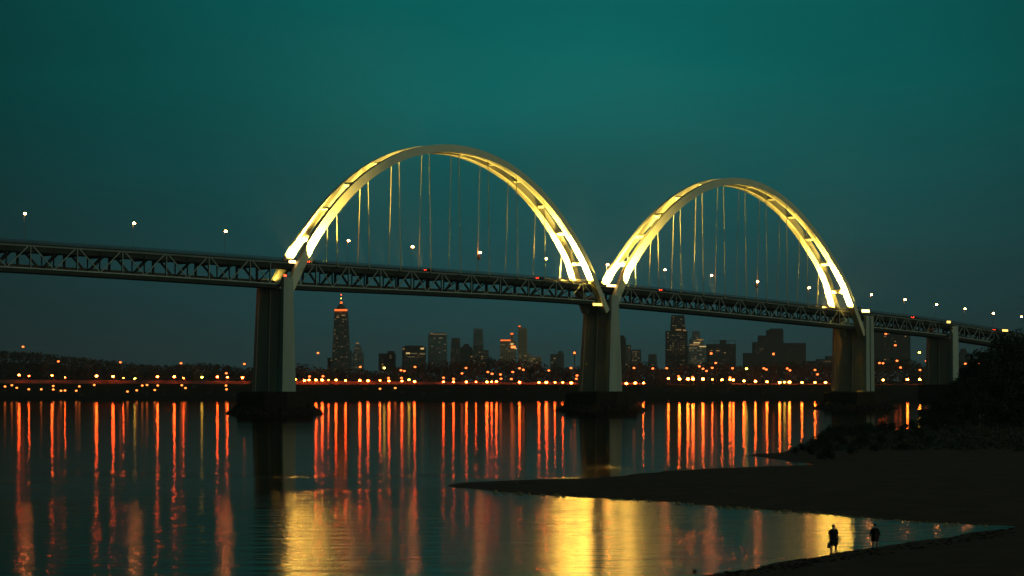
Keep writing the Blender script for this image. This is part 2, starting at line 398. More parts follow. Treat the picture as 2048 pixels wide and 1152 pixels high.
run("bottom_chord", NF-0.3, NF+0.3, 0.1, 1.9, M_brown, ref=zb)
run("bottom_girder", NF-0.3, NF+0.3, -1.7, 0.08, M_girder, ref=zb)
run("walkway", NN+0.42, NF-0.32, -1.2, -1.0, M_girder, ref=zb)
run("parapet", NN-0.30, NN+0.05, 0.23, 0.80, M_girder); run("parapet", NF-0.05, NF+0.30, 0.23, 0.80, M_girder)
for n_ in (NN-0.12, NF+0.12):
    m = MB(); s = S0
    while s < S1-1.3:
        z = zt(s); m.box(s-0.07, s+0.07, n_-0.06, n_+0.06, z+0.81, z+2.05)
        z2 = zt(s+1.25)
        for hh in (1.15, 1.55, 2.0): m.beam((s,n_+0.001,z+hh), (s+1.25,n_+0.001,z2+hh), 0.1, 0.16 if hh > 1.9 else 0.09)
        s += 1.25
    r = m.build("railing", M_brown, bridge); r["kind"] = "stuff"
run("median_barrier", 8.6, 9.0, 0.36, 1.2, M_girder)

spans = [(-298.0+6.3, -10.5, 21.3/2), (5.5, 190.0, 18.45/2), (206.5, 388.0, 16.5/2), (409.5, 471.0, 14.0/2), (488.0, 636.0, 15.0/2)]
mesh_cache = {}
def member(name, p, q, w, mat, h=None):
    o = MB().beam((0,0,0), Vector(q)-Vector(p), w, h or w, up=(0,1,0)).build(name, mat, bridge, loc=p); return o
for (a, b, hp) in spans:
    k = max(2, round((b-a)/hp)); k += k % 2; hp = (b-a)/k
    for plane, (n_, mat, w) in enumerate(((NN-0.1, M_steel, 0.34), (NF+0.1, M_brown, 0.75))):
        for i in range(k+1):
            s = a+i*hp; low = (i % 2 == 0)
            if not low or i in (0, k): member("truss_vertical", (s,n_,zb(s)+0.25), (s,n_,zt(s)-0.3), w*0.9 if plane == 0 else 0.8, mat)
            if i < k:
                s2 = s+hp
                if low: p, q = (s+0.3,n_,zb(s)+0.25), (s2-1.3,n_,zt(s2)-0.35)
                else: p, q = (s+1.3,n_,zt(s)-0.35), (s2-0.3,n_,zb(s2)+0.25)
                member("truss_diagonal", p, q, w, mat)
            # sway frame across the bridge at every node
            m = MB(); zl, zh = zb(s)+0.3, zt(s)-2.5
            m.beam((s,NN+0.25,zl), (s,NN+0.25,zh+1.9), 0.55, 0.35, up=(1,0,0)); m.beam((s,NF-0.35,zl+1.7), (s,NF-0.35,zh), 0.5, 0.35, up=(1,0,0))
            m.beam((s,NN+0.5,zh-0.4), (s,NF-0.5,zh-0.4), 0.5, 0.8); m.beam((s,NN+0.5,zl-0.2), (s,NF-0.5,zl-0.2), 0.5, 0.7)
            if low: m.beam((s,NN+0.6,zh-0.8), (s,NF-0.6,zl+0.5), 0.35, 0.45, up=(1,0,0)); 
            m.build("sway_frame", M_brown, bridge)

# piers: (s centre, top half thickness, base half thickness, wall top z, base z, column top, width n0, n1)
PIERS = [(-4.2, 2.5, 3.7, 53.2, 9.8, 58.0), (198.6, 2.4, 4.6, 50.0, 9.8, 56.0), (401.0, 3.2, 3.6, 43.0, 9.8, 50.6), (480.5, 2.6, 2.9, 39.5, 13.5, 46.5)]
for i, (sc, ht, hb, ztop, zbase, zcol) in enumerate(PIERS):
    n1t, n1b = (18.0, 19.8) if i < 2 else ((22.5, 23.0) if i == 2 else (17.5, 18.5))
    m = MB(); m.frust((sc-hb+0.25, sc+hb-0.25, 1.9, n1b-1.9, zbase-0.3), (sc-ht+0.2, sc+ht-0.2, 1.6, n1t-1.6, ztop))
    body = m.build("pier", M_conc, bridge)
    # recessed centre joint on the wide faces
    MB().frust((sc-hb+0.05, sc-hb+0.24, 8.9, 9.5, zbase), (sc-ht+0.02, sc-ht+0.19, 8.9, 9.5, ztop-0.3)).build("wall_rib", M_conc, body)
    if i == 2:
        for a0, a1 in ((-1, -0.12), (0.12, 1)):
            MB().frust((sc+hb*a0, sc+hb*a1, -0.6, 1.9, zbase-0.3), (sc+ht*a0, sc+ht*a1, -0.2, 1.6, zcol)).build("column", M_conc_pale, body)
    else:
        MB().frust((sc-hb, sc+hb, -0.6, 1.9, zbase-0.3), (sc-ht, sc+ht, -0.2, 1.6, zcol)).build("column", M_conc_pale, body)
    MB().frust((sc-hb, sc+hb, n1b-1.9, n1b+0.2, zbase-0.3), (sc-ht, sc+ht, n1t-1.6, n1t, zcol)).build("column", M_conc, body)
    MB().box(sc-ht-0.7, sc+ht+0.7, 1.65, n1t-1.65, ztop+0.003, ztop+0.9).build("bearing_beam", M_conc, body)
    # footing: chamfered caisson
    if i < 3:
        e = 13.0 if i < 2 else 11.0
        m = MB()
        pts = [(sc-e, 0), (sc-e*0.55, -8), (sc+e*0.55, -8), (sc+e, 0), (sc+e, 18), (sc+e*0.5, 27), (sc-e*0.5, 27), (sc-e, 18)]
        top = [(sc+(x-sc)*0.92, 9+(y-9)*0.95) for x, y in pts]
        m.add([(x,y,-4) for x, y in pts]+[(x,y,zbase-1.2) for x, y in pts]+[(x,y,zbase-0.25) for x, y in top],
              [tuple(range(16, 24))]+[(k,(k+1)%8,8+(k+1)%8,8+k) for k in range(8)]+[(8+k,8+(k+1)%8,16+(k+1)%8,16+k) for k in range(8)])
        m.build("footing", M_rock, body)
    else:
        MB().box(sc-6, sc+6, -3, 21, 2, zbase-0.1).build("footing", M_rock, body)

# riprap islands round the two river piers
def riprap(name, sc, label, ext):
    m = MB(); rnd = random.Random(int(sc)+900)
    for k in range(900):
        t = rnd.uniform(0, 2*math.pi); q = rnd.uniform(0.0, 1.0)
        cs, cn = math.cos(t), math.sin(t)
        s = sc+cs*(14+ext*q); n = 9.5+cn*(19+ext*q); z = 3.0*(1-q)**1.3*rnd.uniform(0.6, 1.1)
        r = rnd.uniform(0.5, 1.5); a = rnd.uniform(0, 6.28)
        vs = []
        for dx, dy, dz in ((1,0,0),(-1,0,0),(0,1,0),(0,-1,0),(0,0,1),(0,0,-1)):
            f = r*rnd.uniform(0.7, 1.3); x = dx*math.cos(a)-dy*math.sin(a); y = dx*math.sin(a)+dy*math.cos(a)
            vs.append((s+x*f, n+y*f, z+dz*f*0.8))
        m.add(vs, [(0,2,4),(2,1,4),(1,3,4),(3,0,4),(2,0,5),(1,2,5),(3,1,5),(0,3,5)])
    o = m.build(name, M_rock); o.location = (X0, Y0, 0); o.rotation_euler = (0, 0, ROT)
    tag(o, label, "rocks", "rock aprons round the river piers", "stuff")
riprap("riprap_rocks", -4.2, "loose dark rocks heaped around the foot of the first pier", 4)
riprap("riprap_rocks", 198.6, "loose dark rocks heaped around the foot of the second pier", 5)
riprap("riprap_rocks", 401.0, "loose dark rocks heaped around the foot of the third pier", 5)

# arches
ARCH = [dict(c=94.5, zp=121.6, k2=0.0050, k4=1.8e-7, zl=52.0, zr=49.0), dict(c=295.0, zp=119.0, k2=0.0061, k4=0.5e-7, zl=49.0, zr=41.0)]
def off(z): return float(np.interp(z, [50, 60, 76, 122], [0, 0.1, 1.4, 2.0]))
def arch_pts(A, side):                       # side 0 near, 1 far; list of (s, n, z) along the extrados from foot to foot
    lim = 88.0; pts = []
    zl = A['zp']-A['k2']*lim**2-A['k4']*lim**4
    def zz(x):
        ax = abs(x)
        return A['zp']-A['k2']*ax**2-A['k4']*ax**4 if ax <= lim else zl-1.72*(ax-lim)
    xl = lim+(zl-A['zl'])/1.72; xr = lim+(zl-A['zr'])/1.72
    for x in np.linspace(-xl, xr, 121):
        z = zz(x); o_ = off(z); n = 2.0+o_ if side == 0 else 14.6-o_
        pts.append(Vector((A['c']+x+0.85*o_, n, z)))
    return pts
RIBD, RIN, REX = 3.5, 3.7, 2.0
ribs = []
for A in ARCH:
    for side in (0, 1):
        pts = arch_pts(A, side); m = MB(); inn = []
        for i, p in enumerate(pts):
            d = (pts[min(i+1, len(pts)-1)]-pts[max(i-1, 0)]); d.y = 0; d.normalize()
            nrm = Vector((d.z, 0, -d.x)); q = p+nrm*RIBD       # towards the inside of the arch
            inn.append(q)
            e0, e1 = (-REX/2, REX/2) if side == 0 else (-RIN/2, -RIN/2+1.7)      # the far rib's inner face is upright
            m.v += [tuple(p+Vector((0,e0,0))), tuple(p+Vector((0,e1,0))), tuple(q+Vector((0,RIN/2,0))), tuple(q+Vector((0,-RIN/2,0)))]
        for i in range(len(pts)-1):
            a = 4*i; b = a+4
            for e in range(4): m.f.append((a+e, a+(e+1)%4, b+(e+1)%4, b+e))
        m.f += [(0,1,2,3), (4*len(pts)-1,4*len(pts)-2,4*len(pts)-3,4*len(pts)-4)]
        r = m.build("arch_rib", M_rib, bridge); ribs.append((pts, inn))
for ai, A in enumerate(ARCH):
    (pn, inn), (pf, inf) = ribs[2*ai], ribs[2*ai+1]
    ds = [0.0]
    for i in range(1, len(pn)): ds.append(ds[-1]+(pn[i]-pn[i-1]).length)
    tot = ds[-1]
    nb = 12
    for b in range(nb):
        t = tot*(0.105+0.79*b/(nb-1)); i = int(np.searchsorted(ds, t))
        p = (pn[i]+inn[i])/2; q = (pf[i]+inf[i])/2
        d = (pn[i+1]-pn[i-1]).normalized()
        MB().beam((0,1.3,0), (0,(q-p).y-1.3,0), 1.5, 1.7, up=Vector((d.z,0,-d.x))).build("cross_brace", M_rib, bridge, loc=p)
    # hangers
    hs = [21.7+18.3*k for k in range(9)] if ai == 0 else [212.8+16.8*k for k in range(10)]
    for k, s in enumerate(hs):
        for side, inner in ((0, inn), (1, inf)):
            ss = s+4.0 + ((3.3 if ai == 0 else 5.6) if side else 0)
            arr = [(v.x, v.z, v.y) for v in inner]; arr.sort()
            z = float(np.interp(ss, [a[0] for a in arr], [a[1] for a in arr])); n = float(np.interp(ss, [a[0] for a in arr], [a[2] for a in arr]))
            zd = zt(ss)
            if z-zd < 5: continue
            nb_ = 2.9 if side == 0 else 14.7
            MB().tube([(0,0,0), (0,n-nb_,z-zd+0.6)], 0.19 if side == 0 else 0.17, 6).build("hanger", M_cable, bridge, loc=(ss,nb_,zd-0.2))
            MB().beam((0,0,0), (0,(1.0 if side == 0 else -1.0),0), 0.4, 0.5).build("hanger_bracket", M_girder, bridge, loc=(ss,nb_-0.05,zd-0.4))

# floodlights on the bridge: a housing with a glowing lens and a real spot lamp each
FCOL = (1.0, 0.77, 0.15)
def flood(s, n, z, aims, lens=True, size=0.8, name="floodlight"):
    """aims: list of (target s,n,z, radiant intensity, cone degrees)"""
    e = MB().box(-size, size, -0.5, 0.5, -0.5, 0.2).build(name, M_pole, bridge, loc=(s, n, z-0.4))
    if lens: MB().box(-size*0.85, size*0.85, -0.42, 0.42, 0.203, 0.30).build("lens", E_flood, e)
    for (ts, tn, tz, I, cone) in aims:
        ld = bpy.data.lights.new("flood_lamp", "SPOT"); ld.energy = I*4*math.pi*0.48; ld.color = FCOL
        ld.spot_size = R(cone); ld.spot_blend = 0.8; ld.shadow_soft_size = 0.35
        lo = bpy.data.objects.new("flood_lamp", ld); COL.objects.link(lo); lo.parent = bridge
        lo.location = (s, n, z+0.3)
        lo.rotation_euler = (Vector((ts, tn, tz))-Vector((s, n, z+0.3))).to_track_quat('-Z', 'Y').to_euler()
for ai, A in enumerate(ARCH):
    (pn, inn), (pf, inf) = ribs[2*ai], ribs[2*ai+1]
    def ptz(arr, z, right):
        c = [v for v in arr if (v.x > A['c']) == right]; return min(c, key=lambda v: abs(v.z-z))
    zd = zt(A['c']-88)+1.5
    # left foot, outside: near rib side face, low reach only
    f = ptz(pn, zd, False)
    a1, a2 = ptz(inn, zd+8, False), ptz(inn, zd+22, False)
    flood(f.x+1.0, -3.6, zd-2.5, [(a1.x, a1.y-1.6, a1.z, 170000, 46), (a2.x, a2.y-1.6, a2.z, 26000, 20)], lens=False)
    # left foot, between the ribs: inner side of the far rib up to the crown
    aims = []
    for dz, I, cone in ((6, 200000, 62), (20, 170000, 36), (36, 70000, 20), (50, 50000, 12)):
        v = ptz(pf, zd+dz, False); aims.append((v.x+1, v.y-1, v.z, I, cone))
    flood(f.x-1.0, 6.4, zd, aims, size=0.9)
    # extra deck floods under the left half, added to brighten the far rib
    for dx, I in ((-78, 14000), (-67, 24000), (-56, 38000), (-45, 56000), (-34, 78000), (-22, 100000)):
        s_ = A['c']+dx; v = min(pf, key=lambda v: abs(v.x-(s_-5))); flood(s_+6, 6.4, zt(s_)+1.2, [(v.x, v.y-1, v.z-1.5, I, 44)], lens=False)
    # right foot: the undersides of both ribs
    zr = zt(A['c']+88)+1.5
    for arr, n_, g in ((inn, 3.6, 1.0), (inf, 12.6, 0.7)):
        g0 = ptz(arr, zr, True); aims = []
        for dz, I, cone in ((5, 150000, 66), (14, 170000, 50), (22, 130000, 36), (38, 70000, 26), (52, 90000, 18), (57, 100000, 14)):
            v = ptz(arr, zr+dz, True) if dz < 56 else min(arr, key=lambda v: abs(v.x-(A['c']+12)))
            aims.append((v.x, v.y, v.z, I*g, cone))
        flood(g0.x-11, n_, zr, aims, lens=False)
    # outer edge of the right leg near its foot
    g0 = ptz(pn, zr+2, True)
    v = ptz(pn, zr+16, True); flood(g0.x+1.2, 0.2, zr+1.0, [(v.x+0.5, v.y-0.6, v.z, 4000, 40)], lens=False)
# the part of the far rib below the deck at the first pier, lit from inside the truss
v = min(ribs[1][0], key=lambda v: abs(v.z-60) + (0 if v.x < 60 else 999))
flood(v.x-4.0, 9.5, 57.0, [(v.x, v.y, v.z, 900, 70)], lens=False)

# glowing lanterns at pier tops
def lantern(px, py, lng, hgt, n, mat=None, dep=0.6):
    s = s_of(px, n); z = z_of(px, py, n)
    e = MB().box(-lng/2-0.2, lng/2+0.2, 0, dep, -hgt/2-0.15, hgt/2+0.15).build("lantern", M_pole, bridge, loc=(s, n, z))
    MB().box(-lng/2, lng/2, -0.12, -0.003, -hgt/2, hgt/2).build("lens", mat or E_patch, e)
lantern(1224, 571.5, 7.5, 1.0, 3.2, E_flood)
lantern(584.5, 523.5, 3.6, 1.1, 3.2, E_flood)
lantern(1731, 622, 6.6, 1.4, -1.2, E_flood)
lantern(1897, 644, 3.4, 1.2, -1.0)
lantern(1195, 609, 6.5, 1.2, 1.2)
lantern(2010, 661, 5.5, 1.1, -1.0)
lantern(570, 551, 1.4, 0.7, -0.4, E_red)
lantern(1180, 566, 2.4, 0.6, 3.2)

# ------------------------------------------------------------------ street lamps
def street_lamp(px, py, Y, ground_z, mat, r, label, group, arm=1.5):
    p = at(px, py, Y)
    root = empty("street_lamp", (p.x, p.y, ground_z)); h = p.z-ground_z
    m = MB(); m.tube([(0,0,0), (0,0,max(0.3, h-0.6)), (0.25*arm,0,h+r*0.55), (arm*0.8,0,h+r*0.9)][:4], [0.16,0.10,0.08,0.07], 5) if False else m.tube([(arm*0.7,0.6,-0.5), (arm*0.7,0.6,h+r*0.6), (arm*0.3,0.3,h+r*1.0), (0,0,h+r*1.02)], [0.14,0.10,0.08,0.08], 5)
    m.build("pole", M_pole, root)
    MB().sphere((0,0,h), r*1.2, r*0.9, r*0.85, 8, 5).build("lamp_head", mat, root)
    tag(root, label, "street lamp", group); return root
words = ["first","second","third","fourth","fifth","sixth","seventh","eighth","ninth","tenth","eleventh","twelfth","thirteenth","fourteenth","fifteenth","sixteenth","seventeenth","eighteenth","nineteenth","twentieth"]
def ordw(i):
    if i < 20: return words[i]
    return ["twenty","thirty","forty","fifty"][(i+1)//10-2] + ("-"+words[(i+1) % 10-1] if (i+1) % 10 else "-last")
main = [(590.6,758.8),(609,761),(618,760),(632,760),(644.5,760),(657,760),(672,760),(691,761),(719.7,761),(736,761.5),(760,761),(778,762),(804,762),(829,763),
        (887,763.7),(907,763.6),(932.8,764),(952,764),(973.8,764),(983,763.6),(992.8,763),(1039,764.5),(1078,765),(1092.6,765),(1110,764.8),(1125.5,765),(1142.6,766),
        (1252.7,767),(1270.5,766),(1287,766),(1337,757),(1359,758),(1376,758),(1386,758),(1406,758),(1424.7,759),(1444,759.4),(1460,759),(1466.6,760),(1488,761.8),
        (1511,762.6),(1534,763.5),(1559.4,765),(1579,764.3),(1604,765),(1630,765),(1651,765),(1676,763.7),(1766.6,760),(1815,759),(1839.5,759),
        (38,750),(58,752),(104,751),(130,755),(193,752),(226,753),(247,756),(315,753.4),(348.6,753.4),(367,756),(434.7,753.8),(454.8,754.5),(485,755.5)]
small_main = {(58,752),(130,755),(247,756),(367,756),(983,763.6),(952,764),(1424.7,759),(657,760),(619,753)}
second = [(777,756),(803,756),(887,755.5),(907,757.7),(1152.6,757.5),(1154,751),(1357,752.5),(1385,754),(1460,754.7),(619,753),(646,752.5),(1002,757.5),(1001,749),
          (1161.5,760),(1022.6,758),(984,747.6),(452.6,746.5)]
upper = [(116.7,722.8),(240.7,724.6),(362,726.4),(488.7,728),(46,693.6),(636,706),(720.6,734),(802,740.6),(808.6,742),(830,734),(924,746.7),(932,736),(975.7,744),(1039,736.6),
         (1046.7,739.5),(1025.6,744),(1097.6,741),(1142,736),(1149,706),(1268,736),(1305.5,737),(1333.4,736.4),(1398.7,732.8),(1406,737.5),(1424.5,735.8),(1413,742),
         (1431.6,726),(1465,736.6),(1527.6,736.6),(1532.6,739),(1574.5,737),(1580,740.7),(1630,740),(1635,748.7),(1759,726),(1766,726.5),
         (1794,721.6),(1801,735),(1840,740),(1852.6,722),(1930.6,727.5),(1959,726.7)]
low = [(10,773),(23.7,770.5),(33.6,775.6),(57.6,778.6),(82.4,778.6),(106.5,772),(106.5,779),(130,781),(122,781.5),(158.6,772.7),(152.4,781.5),(188.5,770),
       (255,783),(273.5,780.7),(284.5,771),(294,770),(315.5,771),(309.6,780),(363.6,770.5),(371,776),(452,771),(453,778.6),(790.5,776),(760,777.5)]
pale = [(818,759.5),(768.5,736),(1493,737.5),(1569,764.3),(1838.8,705),(404,754.5),(270,757.4)]
def section(x):
    for a, b, t in ((-99,500,"left of the first pier"),(500,1200,"between first and second pier"),(1200,1720,"between second and third pier"),(1720,1880,"between third and fourth pier"),(1880,3000,"right of the fourth pier")):
        if a <= x < b: return t
def place(lst, Y, mat, r, what, group, arm, matf=None, rf=None):
    cnt = {}
    for (x, y) in sorted(lst):
        sec = section(x); i = cnt.get(sec, 0); cnt[sec] = i+1
        g = min(far_h((x-1024)*Y/F, Y), at(x, y, Y).z-1.0)
        street_lamp(x, y, Y, g, matf(x, y) if matf else mat, rf(x, y) if rf else r, "%s, %s from left %s" % (what, ordw(i), sec), group, arm)
place(main, 2584, None, 1.5, "bright orange riverside lamp", "lamps in the row along the far riverside road", 1.5,
      matf=lambda x, y: E_mainy if x > 1280 else E_main, rf=lambda x, y: (0.75 if (x, y) in small_main else (1.2 if x > 1240 else 1.1))*(0.8+0.4*((x*7.3) % 1.0)))
place(second, 2600, None, 1.2, "orange lamp just above riverside row", "orange lamps just above the riverside row", 1.2, matf=lambda x, y: E_up)
place(upper, 2628, None, 1.0, "small orange lamp among far trees", "small lamps high among the far trees", 1.2, matf=lambda x, y: E_up, rf=lambda x, y: 1.15)
place(low, 2558, None, 1.0, "small amber lamp low on bank", "small amber lamps low on the far bank", 1.0, matf=lambda x, y: E_low, rf=lambda x, y: 1.1)
place(pale, 2632, None, 1.2, "pale yellow far shore lamp", "pale yellow lamps on the far shore", 1.2, matf=lambda x, y: E_pale)
# deck lamps
deck_l = [(49,428),(267,447),(450,463),(696,482),(824,494),(959,506),(1091,518),(1214,530),(1329,540),(1422,551),(1514,564),(1617,576),(1742,590),(1809,599.6),(1872,609.6),(1929,618),(1986,627),(2042,634)]
for i, (x, y) in enumerate(deck_l):
    n = 12.4; s = s_of(x, n); z = z_of(x, y, n); g = zt(s)+0.36; h = z-g
    w_ = b2w(s, n, g); root = empty("bridge_lamp", w_, ROT)
    m = MB(); m.tube([(0,0.3,-0.2), (0,0.3,h-0.4), (0,-0.1,h+0.5), (0,-0.6,h+0.75)], [0.07,0.05,0.035,0.03], 6); m.build("pole", M_pole, root)
    MB().sphere((0,-0.4,h+0.1), 0.60, 0.52, 0.38, 8, 5).build("lamp_head", E_deck, root)
    if i in (5, 10): MB().box(-0.6,0.6,0.0,0.7,h-3.0,h-1.0).build("control_box", M_brown, root)
    tag(root, "tall lamp on the bridge deck, %s from left%s" % (ordw(i), ", dark box below it" if i in (5, 10) else ""), "street lamp", "street lamps on the bridge deck")

# cars on the deck, seen from behind
def make_car(body_mat):
    root = empty("car")
    prof = [(-2.2,0.35),(-2.25,0.85),(-2.0,1.0),(-1.5,1.42),(0.3,1.45),(1.0,1.0),(2.0,0.85),(2.2,0.6),(2.2,0.35)]
    m = MB(); k = len(prof)
    for w in (-0.85, 0.85): m.v += [(x, w*(0.86 if z > 1.2 else 1), z) for x, z in prof]
    m.f = [tuple(range(k)), tuple(range(2*k-1, k-1, -1))]+[(i,k+i,k+(i+1)%k,(i+1)%k) for i in range(k)]
    m.build("body", body_mat, root)
    MB().add([(-1.97,-0.68,1.03),(-1.97,0.68,1.03),(-1.55,0.62,1.38),(-1.55,-0.62,1.38)], [(0,1,2,3)]).build("rear_window", M_glass, root, loc=(-0.03,0,0))
    for x in (-1.35, 1.35):
        for w in (-0.86, 0.86): MB().tube([(x,w-0.1,0.32),(x,w+0.1,0.32)], 0.32, 12).build("wheel", M_girder, root)
    for w in (-0.62, 0.62): MB().box(-2.33,-2.26,w-0.17,w+0.17,0.72,1.08).build("tail_light", glow_tail, root)
    return root
glow_tail = glow("tail_light_red", (1.0, 0.03, 0.01), 28.0)
M_car = paint("car_paint_dark", (0.05, 0.05, 0.06), 0.3, 0.5, 0.1, 1); M_car2 = paint("car_paint_grey", (0.2, 0.2, 0.2), 0.3, 0.5, 0.1, 1)
proto = make_car(M_car)
cars = [(850, "dark car driving away under the middle of the first arch with red tail lights lit"), (1074, "car with red tail lights on the bridge short of the second pier"),
        (1321, "car with red tail lights driving under the left part of the second arch"), (1825, "car with red tail lights on the bridge between the third and fourth pier"),
        (1988, "car with red tail lights farthest along the bridge, near the dark trees"), (617, "car with faint tail lights on the deck beside the foot of the first arch")]
for i, (x, lab) in enumerate(cars):
    o = proto if i == 0 else copy_tree(proto); n = 6.4; s = s_of(x, n)+2.3
    o.location = b2w(s, n, zt(s)+0.36); o.rotation_euler = (0, math.atan2(zt(s-2)-zt(s+2), 4), ROT); tag(o, lab, "car", "cars driving away over the bridge")

# ------------------------------------------------------------------ skyline
def building(label, boxes, mat, Y, lit=0.25, win=(3.2, 1.5, 5.0, 4.0), dep=34, extra=None, name="tower_building", grp="buildings of the far skyline", seed=0, tones=(0,1,2,2)):
    """boxes: (x0,x1,ybottom,ytop[,inset at the top]) in photograph pixels at distance Y"""
    x0 = min(b[0] for b in boxes); x1 = max(b[1] for b in boxes); base = at((x0+x1)/2, 745, Y)
    root = empty(name, (base.x, Y, base.z)); rnd = random.Random(seed+int(x0*7)); k = Y/F
    lits = {0: MB(), 1: MB(), 2: MB(), 3: MB()}; dark = MB()
    for bi, b in enumerate(boxes):
        a0, a1, yb, yt = b[:4]; ins = b[4] if len(b) > 4 else 0.0; sl = b[5] if len(b) > 5 else 0.0
        X0_, X1_ = (a0-1024)*k-base.x, (a1-1024)*k-base.x; Z0 = CAMZ+(HOR-yb)*k-base.z; Z1 = CAMZ+(HOR-yt)*k-base.z; I = ins*k; d = min(dep, (X1_-X0_)*1.2+6)
        y_0 = bi*0.6; slz = sl*k
        m = MB(); m.add([(X0_,y_0,Z0),(X1_,y_0,Z0),(X1_,d,Z0),(X0_,d,Z0),(X0_+I,y_0+I*0.5,Z1),(X1_-I,y_0+I*0.5,Z1-slz),(X1_-I,d-I*0.5,Z1-slz),(X0_+I,d-I*0.5,Z1)],
              [(0,3,2,1),(4,5,6,7),(0,1,5,4),(1,2,6,5),(2,3,7,6),(3,0,4,7)])
        m.build("wall" if bi == 0 else "upper_storeys", mat, root)
        H = Z1-Z0
        if H < 6: continue
        z = Z1-3.5-slz
        while z > Z0+2:
            f = (z-Z0)/H; xa = X0_+I*f+1.2; xb = X1_-I*f-1.2; yy = y_0+I*0.5*f-0.12; x = xa; rowlit = rnd.random() < lit*1.2
            while x+win[0] < xb:
                w_, h_ = win[0], win[1]
                q = [(x,yy,z-h_),(x+w_,yy,z-h_),(x+w_,yy,z),(x,yy,z)]
                if rnd.random() < (lit if not rowlit else min(0.75, lit*2.5)): lits[rnd.choice(tones)].add(q, [(0,1,2,3)])
                else: dark.add(q, [(0,1,2,3)])
                x += win[2]
            z -= win[3]
    for t, mb_ in lits.items():
        if mb_.v: mb_.build("lit_windows", E_win[t], root)["kind"] = "stuff"
    if dark.v: dark.build("dark_windows", M_glass, root)["kind"] = "stuff"
    if extra: extra(root, base, k)
    tag(root, label, "building", grp); return root
def P3(x, y, base, k, dy=0): return Vector(((x-1024)*k-base.x, dy, CAMZ+(HOR-y)*k-base.z))
def bar(root, base, k, x0, x1, y0, y1, mat, name="roof_light", dy=-0.5, t=1.0):
    a = P3(x0, y1, base, k); b = P3(x1, y0, base, k); return MB().box(a.x, b.x, dy, dy+t, a.z, b.z).build(name, mat, root)
B = 742
def ex_tower(r, b, k):
    bar(r, b, k, 669, 694.5, 618.5, 622.0, E_orange_band, "crown_light_band", -0.8, 1.2)
    a = P3(681.8, 618.5, b, k)
    m = MB(); m.tube([(a.x,8,a.z+0.2),(a.x,8,a.z+5),(a.x,8,a.z+9),(a.x,8,a.z+11)], [9.5,7.5,4,2.6], 12); m.build("crown", M_bld, r)
    MB().tube([(a.x,8,a.z+11.1),(a.x,8,a.z+15)], [2.6,2.0], 8).build("beacon", E_orange_band, r)
    MB().tube([(a.x,8,a.z+15.1),(a.x,8,a.z+28)], [0.9,0.4], 6).build("spire", M_bld, r)
    MB().sphere((a.x,8,a.z+21), 1.0, 1.0, 1.0, 6, 4).build("spire_lamp", E_pale, r)
    MB().sphere((a.x,8,a.z+28), 1.2, 1.2, 1.2, 6, 4).build("spire_lamp", E_red, r)
    bar(r, b, k, 683, 690, 629.5, 631.5, E_win[0], "lit_floor"); bar(r, b, k, 672.5, 678, 633.3, 635, E_win[0], "lit_floor")
building("tallest slender tapering tower with an orange lit crown band and spire", [(662.5,700,B,622,6.0)], M_bld, 4600, 0.20, extra=ex_tower, tones=(1,2,2,2))
building("low stepped block at the left foot of the tallest tower", [(655,668,B,716),(690,702,B,701)], M_blddark, 4650, 0.15)
building("small pale pointed tower just right of the tallest tower", [(704,726,B,706),(706.5,723,706,692,2.0),(711,719,692,686,2.0)], M_bldblue, 4700, 0.35, extra=lambda r, b, k: bar(r,b,k,712,718,685.5,687.5,E_win[0]), tones=(1,2,2))
building("small dark square block standing alone left of the domed building", [(757,790,B,707),(775,788,707,702)], M_blddark, 4550, 0.10)
building("broad dark building with a rounded top and rows of lit windows", [(804,850.5,B,694),(809,846,694,691)], M_blddark, 4500, 0.12,
         extra=lambda r, b, k: [bar(r,b,k,x0,x1,y0,y1,E_win[t],"lit_floor") for x0,x1,y0,y1,t in ((841,848,695.5,699,3),(805,809,697,699,0),(812,820,705,708,3),(822,835,706,708,1),(839,850,706,709.5,1),(815,830,713,714.5,1),(834,847,713,714.5,2))], tones=(2,))
building("flat topped grey tower with a pale lit roof edge", [(856,893.5,B,668),(859,890,668,665)], M_bldblue, 4700, 0.10, extra=lambda r, b, k: [bar(r,b,k,866,893,667.5,669.3,E_win[1]), bar(r,b,k,861,866,666.5,668,E_win[0]), bar(r,b,k,878,885,675,677,E_win[1])], tones=(2,2,1))
building("small dark building with sloping shoulders right of the flat topped grey tower", [(899,923,B,676,4.0)], M_bld, 4600, 0.2, tones=(2,))
building("low dark round topped block between two towers", [(921,944,B,694),(925,940,694,688,3)], M_blddark, 4500, 0.18)
building("tapering dark glass tower with a slanted top", [(944,969,B,656,3.5,2.0)], M_bldblue, 4800, 0.06, tones=(2,2,1))
building("low cluster of flats at the foot of the tapering glass tower", [(940,977,B,700),(946,966,700,690)], M_bld, 4500, 0.4, tones=(0,2,2,1))
building("stepped tower with red roof lights beside the slanted stone tower", [(1000,1032,B,681),(1020.5,1027.5,681,667,0.5)], M_bldwarm, 4600, 0.15,
         extra=lambda r, b, k: [bar(r,b,k,1001,1021,679.5,681.8,E_orange_band), bar(r,b,k,1021,1026.5,666,669,E_orange_band), bar(r,b,k,1021,1027,686,690,E_win[3]), bar(r,b,k,1022,1031,692,696,E_up), bar(r,b,k,1029,1034,696,698,E_win[3])], tones=(2,1))
building("warm lit stone tower with a slanted roof", [(1036,1054.5,B,651,0,6.5)], M_bldwarm, 4650, 0.0, extra=lambda r, b, k: bar(r,b,k,1037,1041,651.5,653.5,E_orange_band))
building("low block with amber windows at the foot of the slanted stone tower", [(1037,1062,B,707),(1060,1083,B,713)], M_bldwarm, 4500, 0.5, tones=(0,1,2))
building("small domed hall left of the second pier", [(1101,1128,B,708),(1115,1127,708,702,2.5)], M_bld, 4500, 0.06)
